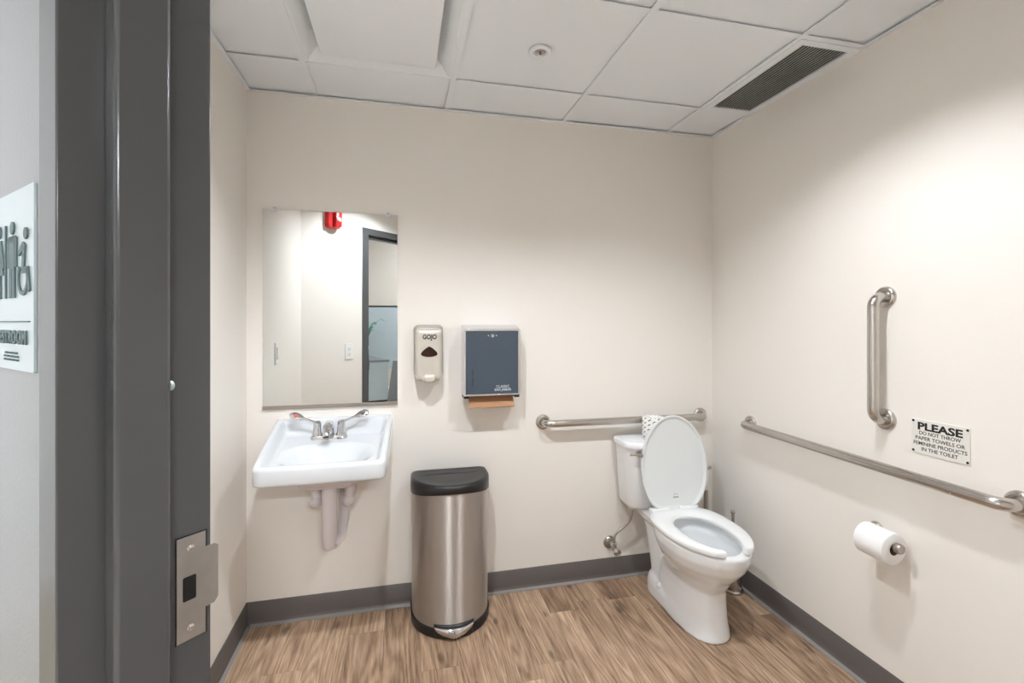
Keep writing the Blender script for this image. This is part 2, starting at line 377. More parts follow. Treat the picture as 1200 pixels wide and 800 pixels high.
for i in range(len(xe) - 1):
    for j in range(len(ye) - 1):
        if (i, j) in (DIFF, GRILLE): continue
        ax = xe[i] + 0.003 + (0 if i else .004); bx = xe[i + 1] - 0.003; ay = ye[j + 1] + 0.003; by = ye[j] - 0.003
        dz = random.uniform(0.0080, 0.0100)
        mb = MB()
        holes = [(lx, ly) for lx, ly in LIGHTS if ax < lx < bx and ay < ly < by]
        if holes:                               # tile cut out round the can light
            lx, ly = holes[0]; ang = [2 * PI * q / 48 for q in range(48)]
            def edge(a):
                c, s_ = math.cos(a), math.sin(a)
                k = min(((bx - lx) / c) if c > 1e-6 else ((ax - lx) / c) if c < -1e-6 else 9, ((by - ly) / s_) if s_ > 1e-6 else ((ay - ly) / s_) if s_ < -1e-6 else 9)
                return lx + c * k, ly + s_ * k
            ang = sorted(ang + [math.atan2(qy_ - ly, qx_ - lx) % (2 * PI) for qx_ in (ax, bx) for qy_ in (ay, by)])
            out_ = [edge(a) for a in ang]; inn = [(lx + .082 * math.cos(a), ly + .082 * math.sin(a)) for a in ang]
            mb.loft([[(p[0], p[1], z) for p in r_] for r_, z in ((out_, H + dz), (out_, H + dz + .014), (inn, H + dz + .014), (inn, H + dz))], False, True)
        else: mb.box((ax, ay, H + dz), (bx, by, H + dz + 0.014))
        o = obj('ceiling_tile', mb, 'tile', ceil)

# ------------------------------------------------------------------ hall outside the doorway
HC = 3.5
smesh('hall_floor', MB().box((-2.2, -8.2, -0.06), (3.2, 0.1, -0.004)), 'hall_floor', 'tan floor of the hall outside')
smesh('hall_ceiling', MB().prism([(-2.2, -0.3), (-2.2, -8.2), (3.2, -8.2), (3.2, -2.62), (1.30, -2.62), (-1.02, -0.3)], 2, lambda p: (p[0], p[1], HC), lambda p: (p[0], p[1], HC + 0.04)), 'tile', 'white hall ceiling')
smesh('wall_hall_left', MB().box((-2.3, -8.2, -0.05), (-2.2, 0, TOP)), 'hall_white', 'white side wall of the hall')
smesh('wall_hall_far', MB().box((-2.3, -8.3, -0.05), (3.3, -8.2, TOP)), 'hall_beige', 'beige far wall of the hall seen in the mirror')
smesh('wall_hall_right', MB().box((3.2, -8.2, -0.05), (3.3, -2.5, TOP)), 'hall_beige', 'beige wall at the other side of the hall')
smesh('wall_hall_near', MB().box((-2.2, -0.3, -0.05), (-0.1, -0.2, TOP)), 'hall_white', 'white hall wall behind the sink room')
smesh('wall_hall_return', MB().box((XR + 0.1, -2.6, -0.05), (3.2, -2.5, TOP)), 'hall_beige', 'beige hall wall beside the restroom')
for i, (x, y) in enumerate(((0.2, -2.75), (1.7, -6.6))):  # unseen panels, added as fill through the doorway and for the far hall
    t = thing('hall_fill_light', ('unseen light panel added outside the doorway as fill for the room', 'unseen light panel added beyond the reception desk to brighten the hall')[i], 'ceiling light', (x, y, HC), 'added hall fill panels')
    obj('frame', MB().box((x - .60, y - .31, HC - .015), (x + .60, y + .31, HC)), 'white_metal', t)
    obj('diffuser_panel', MB().box((x - .57, y - .28, HC - .019), (x + .57, y + .28, HC - .0151)), 'fill_panel', t)

# ------------------------------------------------------------------ recessed can lights of the restroom
for i, (x, y) in enumerate(LIGHTS):
    t = thing('recessed_downlight', ('round white recessed ceiling light near the doorway', 'round white recessed ceiling light near the grab bar wall')[i], 'ceiling light', (x, y, H), 'recessed ceiling lights')
    obj('trim_ring', MB().lathe([(0.034, 0.055), (0.076, 0.002), (0.080, 0.000), (0.094, 0.001), (0.094, 0.004), (0.080, 0.005), (0.040, 0.055)], (x, y, H), n=32), 'white_metal', t, smooth=True)
    rl = (0.0335, 0.0285)[i]
    obj('lens', MB().lathe([(0, 0.051), (rl, 0.051), (rl, 0.054), (0, 0.054)], (x, y, H), n=32), 'lens', t)

# ------------------------------------------------------------------ square plaque air diffuser
dx0, dx1, dy1, dy0 = cols[0] + TW, cols[1] - TW, rows[0] - TW, rows[1] + TW
t = thing('air_diffuser', 'square white ceiling air diffuser with a flat hanging plaque', 'vent', ((dx0 + dx1) / 2, (dy0 + dy1) / 2, H))
def sq(m, z): return [(dx0 + m, dy0 + m, z), (dx1 - m, dy0 + m, z), (dx1 - m, dy1 - m, z), (dx0 + m, dy1 - m, z)]
rings = [sq(0.0, H + .003), sq(0.010, H + .002), sq(0.020, H + .010), sq(0.040, H + .030), sq(0.072, H + .055), sq(0.11, H + .072), sq(0.16, H + .080), sq(0.16, H + .085), sq(0.0, H + .085)]
obj('bell_housing', MB().loft(rings, False, True), 'white_metal', t, smooth=40)
obj('plaque', MB().loft([sq(0.080, H + .006), sq(0.070, H + .002), sq(0.072, H - .002), sq(0.080, H - .003)][::-1]), 'white_metal', t, smooth=30)
# ------------------------------------------------------------------ return grille
gx0, gx1, gy1, gy0 = cols[3] + TW - .006, XR - 0.012, rows[0] - TW + .004, rows[1] + TW - .004
t = thing('return_grille', 'white rectangular ceiling grille with dark gaps between slats', 'vent', ((gx0 + gx1) / 2, (gy0 + gy1) / 2, H))
ix0, ix1, iy0, iy1 = 2.160, 2.372, -0.872, -0.345
for a, b in (((gx0, iy1, H - .003), (gx1, gy1, H + .004)), ((gx0, gy0, H - .003), (gx1, iy0, H + .004)), ((gx0, iy0, H - .003), (ix0, iy1, H + .004)), ((ix1, iy0, H - .003), (gx1, iy1, H + .004))):
    obj('frame_bar', MB().box(a, b), 'white_metal', t)
obj('dark_duct', MB().box((ix0 - .01, iy0 - .01, H + .05), (ix1 + .01, iy1 + .01, H + .06)), 'black', t)
for a, b in (((ix0 - .004, iy0, H + .004), (ix0, iy1, H + .05)), ((ix1, iy0, H + .004), (ix1 + .004, iy1, H + .05)), ((ix0, iy0 - .004, H + .004), (ix1, iy0, H + .05)), ((ix0, iy1, H + .004), (ix1, iy1 + .004, H + .05))):
    obj('duct_side', MB().box(a, b), 'black', t)
NS = 15
for k in range(NS):
    x = ix0 + (ix1 - ix0) * (k + 0.5) / NS
    mb = MB(); mb.prism([(x - .0018, H - .001), (x + .0014, H - .001), (x + .0018, H + .0022), (x - .0014, H + .0022)], 2, lambda p: (p[0], iy0, p[1]), lambda p: (p[0], iy1, p[1]))
    obj('slat', mb, 'slat_grey', t)
# ------------------------------------------------------------------ fire sprinkler
sx, sy = 1.209, -0.596
t = thing('fire_sprinkler', 'small round white fire sprinkler head in the ceiling tile', 'sprinkler', (sx, sy, H))
obj('escutcheon', MB().lathe([(0.020, 0.010), (0.026, -0.003), (0.034, -0.005), (0.042, -0.001), (0.043, 0.005), (0.022, 0.014)], (sx, sy, H), n=28), 'white_metal', t, smooth=True)
obj('cup', MB().lathe([(0.0225, 0.002), (0.020, 0.006), (0, 0.006)], (sx, sy, H), n=20), 'slat_grey', t, smooth=True)
obj('bulb', MB().tube([(sx, sy, H + .010), (sx, sy, H - .010)], 0.0030, 10), 'red', t, smooth=True)
for a in (-1, 1): obj('frame_arm', MB().tube([(sx + a * .012, sy, H + .010), (sx + a * .011, sy, H - .008), (sx, sy, H - .018)], 0.0018, 8), 'white_metal', t, smooth=True)
obj('deflector', MB().lathe([(0, -0.018), (0.012, -0.018), (0.012, -0.0195), (0, -0.0205)], (sx, sy, H), n=16), 'white_metal', t, smooth=True)

# ------------------------------------------------------------------ mirror
t = thing('wall_mirror', 'frameless rectangular wall mirror hung over the white sink', 'mirror', (0.367, 0, 0.98))
obj('glass', MB().box((0.068, -0.0065, 0.988), (0.666, -0.0005, 1.894)), 'mirror', t, bevel=0.0008)
mb = MB(); mb.prism([(-.0005, .976), (-.0105, .976), (-.0105, .9925), (-.0085, .9925), (-.0075, .9875), (-.0005, .9875)], 2, lambda p: (0.068, p[0], p[1]), lambda p: (0.666, p[0], p[1]))
obj('bottom_channel', mb, 'satin', t)
for x in (0.118, 0.620):
    c = obj('mirror_clip', MB().box((x - .010, -.0105, 1.884), (x + .010, -.0066, 1.903)).box((x - .010, -.0105, 1.8945), (x + .010, 0, 1.9045)), 'clear', t, bevel=0.0015)
    obj('screw', MB().lathe([(0.004, 0), (0.004, .001), (0.002, .002), (0, .002)], (x, -.0105, 1.8985), (0, -1, 0), 10), 'chrome', c, smooth=True)

# ------------------------------------------------------------------ soap dispenser
t = thing('soap_dispenser', 'nickel coloured touch-free soap dispenser between mirror and towel dispenser', 'dispenser', (0.812, 0, 1.095))
def soap_ring(y, m, top, bot): return [(p[0], y, p[1]) for p in rrect(0.742 + m, 0.882 - m, bot, top, 0.022 if m < .02 else 0.02, 6)]
obj('back_shell', MB().loft([soap_ring(0, 0, 1.362, 1.118), soap_ring(-.03, 0, 1.362, 1.112), soap_ring(-.058, .004, 1.356, 1.110), soap_ring(-.060, .008, 1.352, 1.114)]), 'soap_back', t, smooth=True)
def cov(y, m, top, bot): return [(p[0], y, p[1]) for p in rrect(0.742 + m, 0.882 - m, bot, top, 0.020, 6)]
fr = obj('front_cover', MB().loft([cov(-.058, .006, 1.350, 1.108), cov(-.075, .007, 1.349, 1.102), cov(-.088, .012, 1.343, 1.100), cov(-.096, .020, 1.332, 1.103), cov(-.098, .028, 1.322, 1.112)]), 'soap_front', t, smooth=50)
mb = MB(); win = []
for k in range(28):
    a = 2 * PI * k / 28; x = 0.040 * math.cos(a); z = (0.036 if math.sin(a) > 0 else 0.015) * math.sin(a)
    if math.sin(a) > 0: x *= (1 - 0.55 * math.sin(a) ** 1.4)
    win.append((0.812 + x, 1.226 + z))
mb.prism(win, 2, lambda p: (p[0], -.097, p[1]), lambda p: (0.812 + (p[0] - .812) * .93, -.1005, 1.232 + (p[1] - 1.232) * .93))
w = obj('sensor_window', mb, 'amber', fr, smooth=30); w['label'] = 'dark amber viewing window'
sp = MB(); sp.loft([[(p[0], -.060, p[1]) for p in rrect(0.775, 0.850, 1.092, 1.135, .015)], [(p[0], -.100, p[1]) for p in rrect(0.782, 0.843, 1.094, 1.130, .015)], [(p[0], -.108, p[1]) for p in rrect(0.790, 0.835, 1.098, 1.120, .010)]])
obj('nozzle', sp, 'soap_front', t, smooth=50)
text_part('logo', 'GOJO', 0.031, 'ink', fr, (0.814, -.0982, 1.306), (1, 0, 0), (0, 0, 1), bold=0.0012, width=0.066)

# ------------------------------------------------------------------ paper towel dispenser
t = thing('paper_towel_dispenser', 'chrome paper towel dispenser with smoked blue-grey front', 'dispenser', (1.115, 0, 1.0))
tx0, tx1, tz0, tz1 = 0.975, 1.254, 1.020, 1.354
pts = [(0, tz0), (-.1, tz0), (-.1, tz1 - .012), (-.012, tz1 + .008), (0, tz1 + .008)]
mb = MB(); mb.prism(pts, 2, lambda p: (tx0, p[0], p[1]), lambda p: (tx1, p[0], p[1])); obj('cabinet', mb, 'chrome', t, bevel=0.002)
dr = obj('door_panel', MB().box((tx0 + .009, -.1045, tz0 + .008), (tx1 - .011, -.1, tz1 - .021)), 'smoke', t, bevel=0.001)
dr['label'] = 'smoked blue-grey front panel'
fb = [((tx0, -.107, tz0), (tx0 + .009, -.1, tz1 - .014)), ((tx1 - .011, -.107, tz0), (tx1, -.1, tz1 - .014)), ((tx0 + .009, -.107, tz1 - .021), (tx1 - .011, -.1, tz1 - .014)), ((tx0 + .009, -.107, tz0), (tx1 - .011, -.1, tz0 + .008))]
for a, b in fb: obj('frame_edge', MB().box(a, b), 'chrome', t, bevel=0.0008)
obj('lock', MB().lathe([(0.0085, 0), (0.0085, .002), (0.004, .0035), (0, .0035)], (1.114, -.1045, 1.310), (0, -1, 0), 16), 'chrome', dr, smooth=True)
for dxx in (-.019, .020): obj('rivet', MB().lathe([(0.003, 0), (0.003, .0008), (0, .0012)], (1.114 + dxx, -.1045, 1.311), (0, -1, 0), 10), 'print_pale', dr, smooth=True)
for z0, z1 in ((1.118, 1.147), (1.070, 1.112)): obj('level_slot', MB().box((1.0165, -.1049, z0), (1.0195, -.1044, z1)), 'black', dr)
text_part('lettering', 'CLASSIC', 0.018, 'print_pale', dr, (1.166, -.1046, 1.062), (1, 0, 0), (0, 0, 1), depth=.0003, bold=.0003, width=0.066)
text_part('lettering', 'SAN JAMAR', 0.017, 'print_pale', dr, (1.166, -.1046, 1.047), (1, 0, 0), (0, 0, 1), depth=.0003, bold=.0004, width=0.084)
for a, b in ((tx0 + .002, tx0 + .026), (tx1 - .028, tx1 - .004)): obj('end_cap', MB().box((a, -.104, tz0 - .012), (b, -.02, tz0)), 'black_plastic', t, bevel=0.001)
mb = MB(); pp = [(-.048, tz0 - .001), (-.062, tz0 - .020), (-.090, tz0 - .048), (-.104, tz0 - .058), (-.105, tz0 - .0565), (-.091, tz0 - .0455), (-.064, tz0 - .018), (-.050, tz0 - .001)]
mb.prism(pp, 2, lambda p: (1.003, p[0], p[1]), lambda p: (1.226, p[0], p[1]))
tag(obj('paper_towel', mb, 'kraft', smooth=60), 'brown paper towel hanging out of the chrome dispenser', 'paper towel')

# ------------------------------------------------------------------ wall-hung sink
SX = 0.385
t = thing('wall_sink', 'white porcelain wall-hung sink under the mirror', 'sink', (SX, 0, 0.40))
def sink_pt(u, v):                                # u -1..1 across, v 0 (front) .. 1 (wall)
    hw = 0.240 + 0.018 * v
    y = -0.462 + 0.462 * v
    # rounded plan corners at the front
    return SX + hw * u, y
def sstep(a, b, x):
    k = min(1, max(0, (x - a) / (b - a))); return k * k * (3 - 2 * k)
def sink_top(x, y):
    v = (y + 0.462) / 0.462; hw = 0.240 + 0.018 * v
    rim = 0.834 + 0.098 * v ** 0.9
    ex = hw - abs(x - SX); ey = min(y + 0.462, 0.006 - y + 0.0)
    e = min(ex, y + 0.462); eb = -y
    shelf = 0.812 + 0.050 * v
    inner = sstep(0.020, 0.048, ex) * sstep(0.020, 0.045, y + 0.462) * sstep(0.020, 0.050, eb)
    z = rim + (min(shelf, rim) - rim) * inner
    bx, by = (x - SX) / 0.195, (y + 0.285) / 0.135
    q = (abs(bx) ** 2.6 + abs(by) ** 2.6) ** (1 / 2.6)
    z -= 0.092 * (1 - sstep(0.35, 1.0, q)) * 1.0
    # soften the outer edge
    m = min(ex, y + 0.462)
    if m < 0.012: z -= 0.012 * (1 - math.sqrt(max(0, 1 - ((0.012 - m) / 0.012) ** 2)))
    return z
NU, NV = 84, 76
us = [-1 + 2 * i / NU for i in range(NU + 1)]; vs_ = [j / NV for j in range(NV + 1)]
# crowd samples towards the edges
us = [math.copysign(1 - (1 - abs(u)) ** 1.5, u) for u in us]; vs_ = [v if v > .12 else .12 * (v / .12) ** 1.5 for v in vs_]
def corner(x, y):
    # round the two front corners in plan (radius 35 mm)
    r = 0.035; hw = 0.240 + 0.018 * (y + .462) / .462
    lx = abs(x - SX) - (hw - r); ly = (-0.462 + r) - y
    if lx > 0 and ly > 0:
        l = max(lx, ly); d = math.hypot(lx, ly)
        if d > 1e-9:
            k = l / d; return SX + math.copysign(hw - r + lx * k, x - SX), (-0.462 + r) - ly * k
    return x, y
mb = MB(); grid = []
for v in vs_:
    row = []
    for u in us:
        x, y = sink_pt(u, v); z = sink_top(x, y); cx_, cy_ = corner(x, y); row.append(len(mb.v)); mb.v.append((cx_, cy_, z))
    grid.append(row)
for j in range(NV):
    for i in range(NU): mb.f.append((grid[j][i], grid[j][i + 1], grid[j + 1][i + 1], grid[j + 1][i]))
# skirt: outer boundary down, then underside
bnd = [grid[NV - j][0] for j in range(NV + 1)] + [grid[0][i] for i in range(1, NU + 1)] + [grid[j][NU] for j in range(1, NV + 1)]
prev = bnd
def skirt(k):
    out = []
    for b in bnd:
        x, y, z = mb.v[b]; v = (y + .462) / .462
        bot = 0.766 + 0.020 * sstep(0.55, 1.0, v)
        zz = z + (bot - z) * k[0]; xx = SX + (x - SX) * k[1]; yy = y if y > -.03 else y + k[2] * (1 - v)
        out.append(len(mb.v)); mb.v.append((xx, yy, zz))
    return out
for k in ((0.35, 1.0, 0), (0.8, 1.0, 0), (0.93, 0.992, .002), (1.0, 0.965, .010)):
    cur = skirt(k)
    for i in range(len(bnd) - 1): mb.f.append((prev[i], cur[i], cur[i + 1], prev[i + 1]))
    prev = cur
under = []
for i in prev:
    x, y, z = mb.v[i]; under.append(len(mb.v)); mb.v.append((SX + (x - SX) * .62, min(-0.02, -0.22 + (y + .22) * .62) if y < -.03 else y, 0.735))
for i in range(len(bnd) - 1): mb.f.append((prev[i], under[i], under[i + 1], prev[i + 1]))
mb.f.append(tuple(under))
basin = obj('basin', mb, 'sink', t, smooth=60)
obj('drain', MB().lathe([(0, 0.006), (0.020, 0.006), (0.023, 0.002), (0.023, -.004), (0, -.004)], (SX, -.285, sink_top(SX, -.285) - .001), n=24), 'chrome', basin, smooth=True)
# underside box (bracket cover) and covered trap
ub = MB(); ub.loft([[(p[0], p[1], z) for p in rrect(0.262 + m, 0.492 - m, -0.27 + m, -0.005, .03)] for z, m in ((0.745, 0), (0.695, 0), (0.682, .006), (0.676, .016))])
obj('underside_boss', ub, 'pvc', t, smooth=50)
tp = obj('tailpiece_cover', MB().lathe([(0.031, .70), (0.031, .462), (0.029, .455), (0.027, .43), (0.022, .415), (0.008, .406), (0, .405)], (SX, -.22, 0), n=28), 'pvc', t, smooth=50)
obj('seam_ring', MB().lathe([(0.0318, .470), (0.0318, .466)], (SX, -.22, 0), n=28), 'pvc', tp, smooth=True)
bend = [(SX + .012, -.215, .425), (SX + .040, -.17, .44), (SX + .048, -.12, .50), (SX + .048, -.10, .58), (SX + .050, -.06, .62), (SX + .05, 0, .625)]
obj('trap_arm', MB().tube(bend, .023, 18), 'pvc', t, smooth=50)
for x0_, y0_, z0_ in ((0.322, -.16, .598), (0.455, -.16, .592)):
    v = obj('supply_cover', MB().sphere((x0_, y0_, z0_), .029), 'pvc', t, smooth=50)
    obj('supply_tube', MB().tube([(x0_, 0, z0_), (x0_, y0_ * .5, z0_), (x0_ + .004, y0_, z0_ + .02), (x0_ + (.01 if x0_ > SX else -.01), y0_, z0_ + .09)], .024, 14), 'pvc', t, smooth=50)
# faucet
FX, FY = 0.366, -.085
FZ = sink_top(FX, FY) - .002
fc = obj('faucet', MB().loft([[(p[0], p[1], z) for p in rrect(FX - .078 + m, FX + .078 - m, FY - .026 + m, FY + .026 - m, .022)] for z, m in ((FZ - .006, 0), (FZ + .010, 0), (FZ + .016, .004))]), 'chrome', t, smooth=50)
sp_path = [(FX, FY + .005, FZ + .012), (FX, FY + .003, FZ + .050), (FX, FY - .012, FZ + .064), (FX, FY - .050, FZ + .062), (FX, FY - .085, FZ + .048), (FX, FY - .096, FZ + .026)]
sp = MB(); rad = [.021, .020, .020, .018, .0165, .016]; sp.tube(sp_path, rad, 18); obj('spout', sp, 'chrome', fc, smooth=60)
obj('aerator', MB().lathe([(0.0125, 0), (0.0125, -.008), (0, -.008)], (FX, FY - .096, FZ + .026), n=16), 'satin', fc, smooth=True)
for sgn in (-1, 1):
    hx = FX + sgn * .051
    obj('valve_body', MB().lathe([(0.022, .01), (0.022, .022), (0.018, .030), (0.0165, .056), (0.017, .060), (0.0165, .074), (0.010, .080), (0, .081)], (hx, FY, FZ), n=20), 'chrome', fc, smooth=40)
    p0 = Vector((hx, FY, FZ + .070)); p1 = Vector((hx + sgn * .118, FY + .018, FZ + .112))
    ax = (p1 - p0).normalized(); side = Vector((0, 0, 1)).cross(ax).normalized(); upv = ax.cross(side)
    if side.y > 0: side = -side
    upv = Vector((0, 0, 1)) - ax * ax.z; upv.normalize(); wide = (side * .62 + upv * .78).normalized() if False else (upv * .80 - side * .60).normalized(); thin = ax.cross(wide)
    prof2 = [(0, .008), (.15, .007), (.35, .006), (.5, .008), (.62, .0135), (.75, .0175), (.88, .0175), (.96, .0125), (1.0, .005)]
    ln = (p1 - p0).length
    mb = MB(); mb.loft([[p0 + ax * (k * ln) + wide * (w_ * math.cos(a)) * (1.0 if k > .5 else .9) + thin * w_ * math.sin(a) * (0.22 if k > .5 else .8) for a in [2 * PI * q / 12 for q in range(12)]] for k, w_ in prof2])
    hd = obj('lever_handle', mb, 'chrome', fc, smooth=60)
    c = p0 + ax * (.80 * ln)
    dn = thin if thin.y < 0 else -thin            # coloured index on the face turned to the user
    obj('temperature_mark', MB().lathe([(0, .0), (0.0085, .0), (0.0085, .0018), (0, .0022)], c + dn * .0030, dn, 14), 'hot' if sgn < 0 else 'cold', fc, smooth=True)

# ------------------------------------------------------------------ step bin
bx, by = 0.909, -0.115
t = thing('step_trash_can', 'half-round brushed steel pedal bin with black lid', 'trash can', (bx, by, 0))
def dshape(m=0.0, n=28, back=-0.032):
    a, b = 0.180 - m, 0.187 - m; out = []
    for i in range(n + 1):
        tt = PI + PI * i / n; out.append((bx + a * math.cos(tt), by + b * math.sin(tt)))
    r = 0.03
    for c, st in (((bx + a - r, back - m - r), 0), ((bx - a + r, back - m - r), PI / 2)):
        for i in range(6): tt = st + PI / 2 * i / 5; out.append((c[0] + r * math.cos(tt), c[1] + r * math.sin(tt)))
    return out
def ring(m, z): 
    return [(p[0], p[1], z(p) if callable(z) else z) for p in dshape(m)]
obj('body', MB().loft([ring(.003, 0.030), ring(.003, 0.625)]), 'can_steel', t, smooth=40)
bs = obj('base_ring', MB().loft([ring(.006, 0.0), ring(-.002, 0.004), ring(-.003, 0.040), ring(.001, 0.044)]), 'black_plastic', t, smooth=40)
def skz(p): return 0.590 + 0.036 * max(0, min(1, (by - p[1]) / 0.187)) ** 1.5
ld = obj('lid', MB().loft([ring(.0, skz), ring(-.003, lambda p: skz(p) + .004), ring(-.002, 0.650), ring(.004, 0.660), ring(.012, 0.6625), ring(.020, 0.6605), ring(.06, .6610)]), 'black_plastic', t, smooth=50)
# pedal housing and pedal
ph = [(bx - .088, 0.0), (bx + .088, 0.0), (bx + .088, .050), (bx + .080, .060), (bx - .080, .060), (bx - .088, .050)]
def front_y(x, extra): return by - 0.187 * math.sqrt(max(0.0, 1 - ((x - bx) / 0.180) ** 2)) - extra
mb = MB(); n = 16
xs = [bx - .088 + .176 * i / n for i in range(n + 1)]
rows_ = []
for (z, e) in ((0.002, .003), (0.010, .012), (0.030, .013), (0.056, .007), (0.061, .0), (0.061, -.02), (0.002, -.02)):
    rows_.append([(x, front_y(x, e * (1 - ((x - bx) / .09) ** 4)), z) for x in xs])
idx = []
for r_ in rows_: idx.append(list(range(len(mb.v), len(mb.v) + n + 1))); mb.v += r_
for i in range(len(idx)):
    a, b = idx[i], idx[(i + 1) % len(idx)]
    for j in range(n): mb.f.append((a[j], a[j + 1], b[j + 1], b[j]))
mb.f.append(tuple(r[0] for r in idx)); mb.f.append(tuple(r[-1] for r in idx[::-1]))
obj('pedal_housing', mb, 'black_plastic', t, smooth=50)
mb = MB(); idx = []
for (z, e, wd_) in ((0.050, .003, 1.0), (0.049, .012, 1.0), (0.042, .019, .96), (0.032, .023, .85), (0.022, .024, .66), (0.015, .021, .42), (0.015, .004, .42)):
    r_ = [(bx + (x - bx) * .98 * wd_, front_y(bx + (x - bx) * .98 * wd_, e * (1 - .6 * abs((x - bx) / .088) ** 2.2)), z) for x in xs]
    idx.append(list(range(len(mb.v), len(mb.v) + n + 1))); mb.v += r_
for i in range(len(idx)):
    a, b = idx[i], idx[(i + 1) % len(idx)]
    for j in range(n): mb.f.append((a[j], a[j + 1], b[j + 1], b[j]))
mb.f.append(tuple(r[0] for r in idx)); mb.f.append(tuple(r[-1] for r in idx[::-1]))
pd = obj('pedal', mb, 'chrome', t, smooth=60); pd['label'] = 'shiny silver foot pedal'

# ------------------------------------------------------------------ toilet
TX = 2.014
t = thing('toilet', 'white two-piece toilet with raised lid in the corner', 'toilet', (TX, -0.40, 0))
def oval(z, yf, ym, yb, hw, ef=1.0, eb=0.8, n=48, x0=TX):
    out = []
    for i in range(n):
        a = 2 * PI * i / n; c, s_ = math.cos(a), math.sin(a)
        e = eb if s_ > 0 else ef
        x = hw * math.copysign(abs(c) ** e, c); y = ym + (yb - ym if s_ > 0 else ym - yf) * math.copysign(abs(s_) ** e, s_)
        out.append((x0 + x, y, z))
    return out
def evaluated(o):
    dg = bpy.context.evaluated_depsgraph_get(); return bpy.data.meshes.new_from_object(o.evaluated_get(dg))
body = MB()
body.loft([oval(0.0, -.606, -.41, -.16, .110, .85, .6), oval(.02, -.602, -.41, -.16, .106, .85, .6), oval(.08, -.590, -.41, -.17, .098, .85, .6), oval(.16, -.584, -.41, -.20, .094, .85, .6), oval(.205, -.588, -.41, -.22, .096, .9, .6),
           oval(.230, -.604, -.42, -.24, .106, .95, .7), oval(.258, -.620, -.43, -.25, .118, 1, .75), oval(.29, -.652, -.44, -.25, .140, 1, .75), oval(.33, -.687, -.45, -.245, .162, 1, .75),
           oval(.372, -.706, -.455, -.235, .175, 1, .75), oval(.410, -.712, -.455, -.235, .176, 1, .75), oval(.417, -.707, -.455, -.24, .171, 1, .75)])
# trapway column, foot flange and deck under the tank
body.loft([oval(0, -.40, -.25, -.105, .108, .6, .6), oval(.06, -.40, -.25, -.105, .106, .6, .6), oval(.085, -.39, -.25, -.11, .096, .6, .6), oval(.10, -.33, -.22, -.125, .080, .6, .6)])
body.loft([oval(.02, -.30, -.20, -.125, .078, .7, .7), oval(.12, -.28, -.19, -.12, .080, .7, .7), oval(.22, -.27, -.18, -.10, .086, .7, .7), oval(.31, -.28, -.18, -.08, .095, .7, .7), oval(.38, -.30, -.18, -.045, .105, .7, .6)])
body.loft([oval(.352, -.34, -.20, -.035, .100, .5, .4), oval(.365, -.34, -.20, -.025, .115, .5, .4), oval(.405, -.34, -.20, -.025, .125, .5, .4), oval(.412, -.34, -.20, -.03, .120, .5, .4)])
tmp = obj('bowl_shell', body, 'porcelain')
rm = tmp.modifiers.new('r', 'REMESH'); rm.mode = 'VOXEL'; rm.voxel_size = 0.0065
me = evaluated(tmp); bpy.data.objects.remove(tmp)
cav = MB().loft([oval(.46, -.672, -.46, -.305, .126, 1, .9), oval(.405, -.672, -.46, -.305, .126, 1, .9), oval(.380, -.676, -.46, -.300, .134, 1, .9), oval(.365, -.662, -.46, -.31, .124, 1, .9), oval(.30, -.625, -.46, -.32, .108, 1, .9), oval(.24, -.58, -.45, -.34, .078, 1, .9), oval(.20, -.52, -.44, -.36, .055, 1, 1), oval(.17, -.50, -.44, -.38, .04, 1, 1)])
cvo = obj('cavity', cav, 'porcelain')
bo = bpy.data.objects.new('bowl_tmp', me); COL.objects.link(bo)
bb = bo.modifiers.new('b', 'BOOLEAN'); bb.operation = 'DIFFERENCE'; bb.object = cvo; bb.solver = 'EXACT'
rm = bo.modifiers.new('r', 'REMESH'); rm.mode = 'VOXEL'; rm.voxel_size = 0.0055
sm = bo.modifiers.new('s', 'SMOOTH'); sm.factor = 0.5; sm.iterations = 7
me2 = evaluated(bo); bpy.data.objects.remove(bo); bpy.data.objects.remove(cvo)
base = wloc(t)
zmin = min(v.co.z for v in me2.vertices)
for v in me2.vertices:
    v.co.z = max(v.co.z, 0.001); v.co -= base
for p in me2.polygons: p.use_smooth = True
me2.materials.clear(); me2.materials.append(M['porcelain'])
bowl = bpy.data.objects.new('bowl', me2); COL.objects.link(bowl); bowl.parent = t
obj('water', MB().lathe([(0, 0), (0.060, 0), (0.058, -.01), (0, -.01)], (TX, -.445, .222), n=24), 'water', bowl)
for sgn in (-1, 1):
    obj('bolt_cap', MB().lathe([(0.017, 0), (0.017, .010), (0.013, .016), (0.006, .019), (0, .0195)], (TX + sgn * .088, -.265, .076), (sgn * .55, 0, .83), 18), 'seat', t, smooth=60)
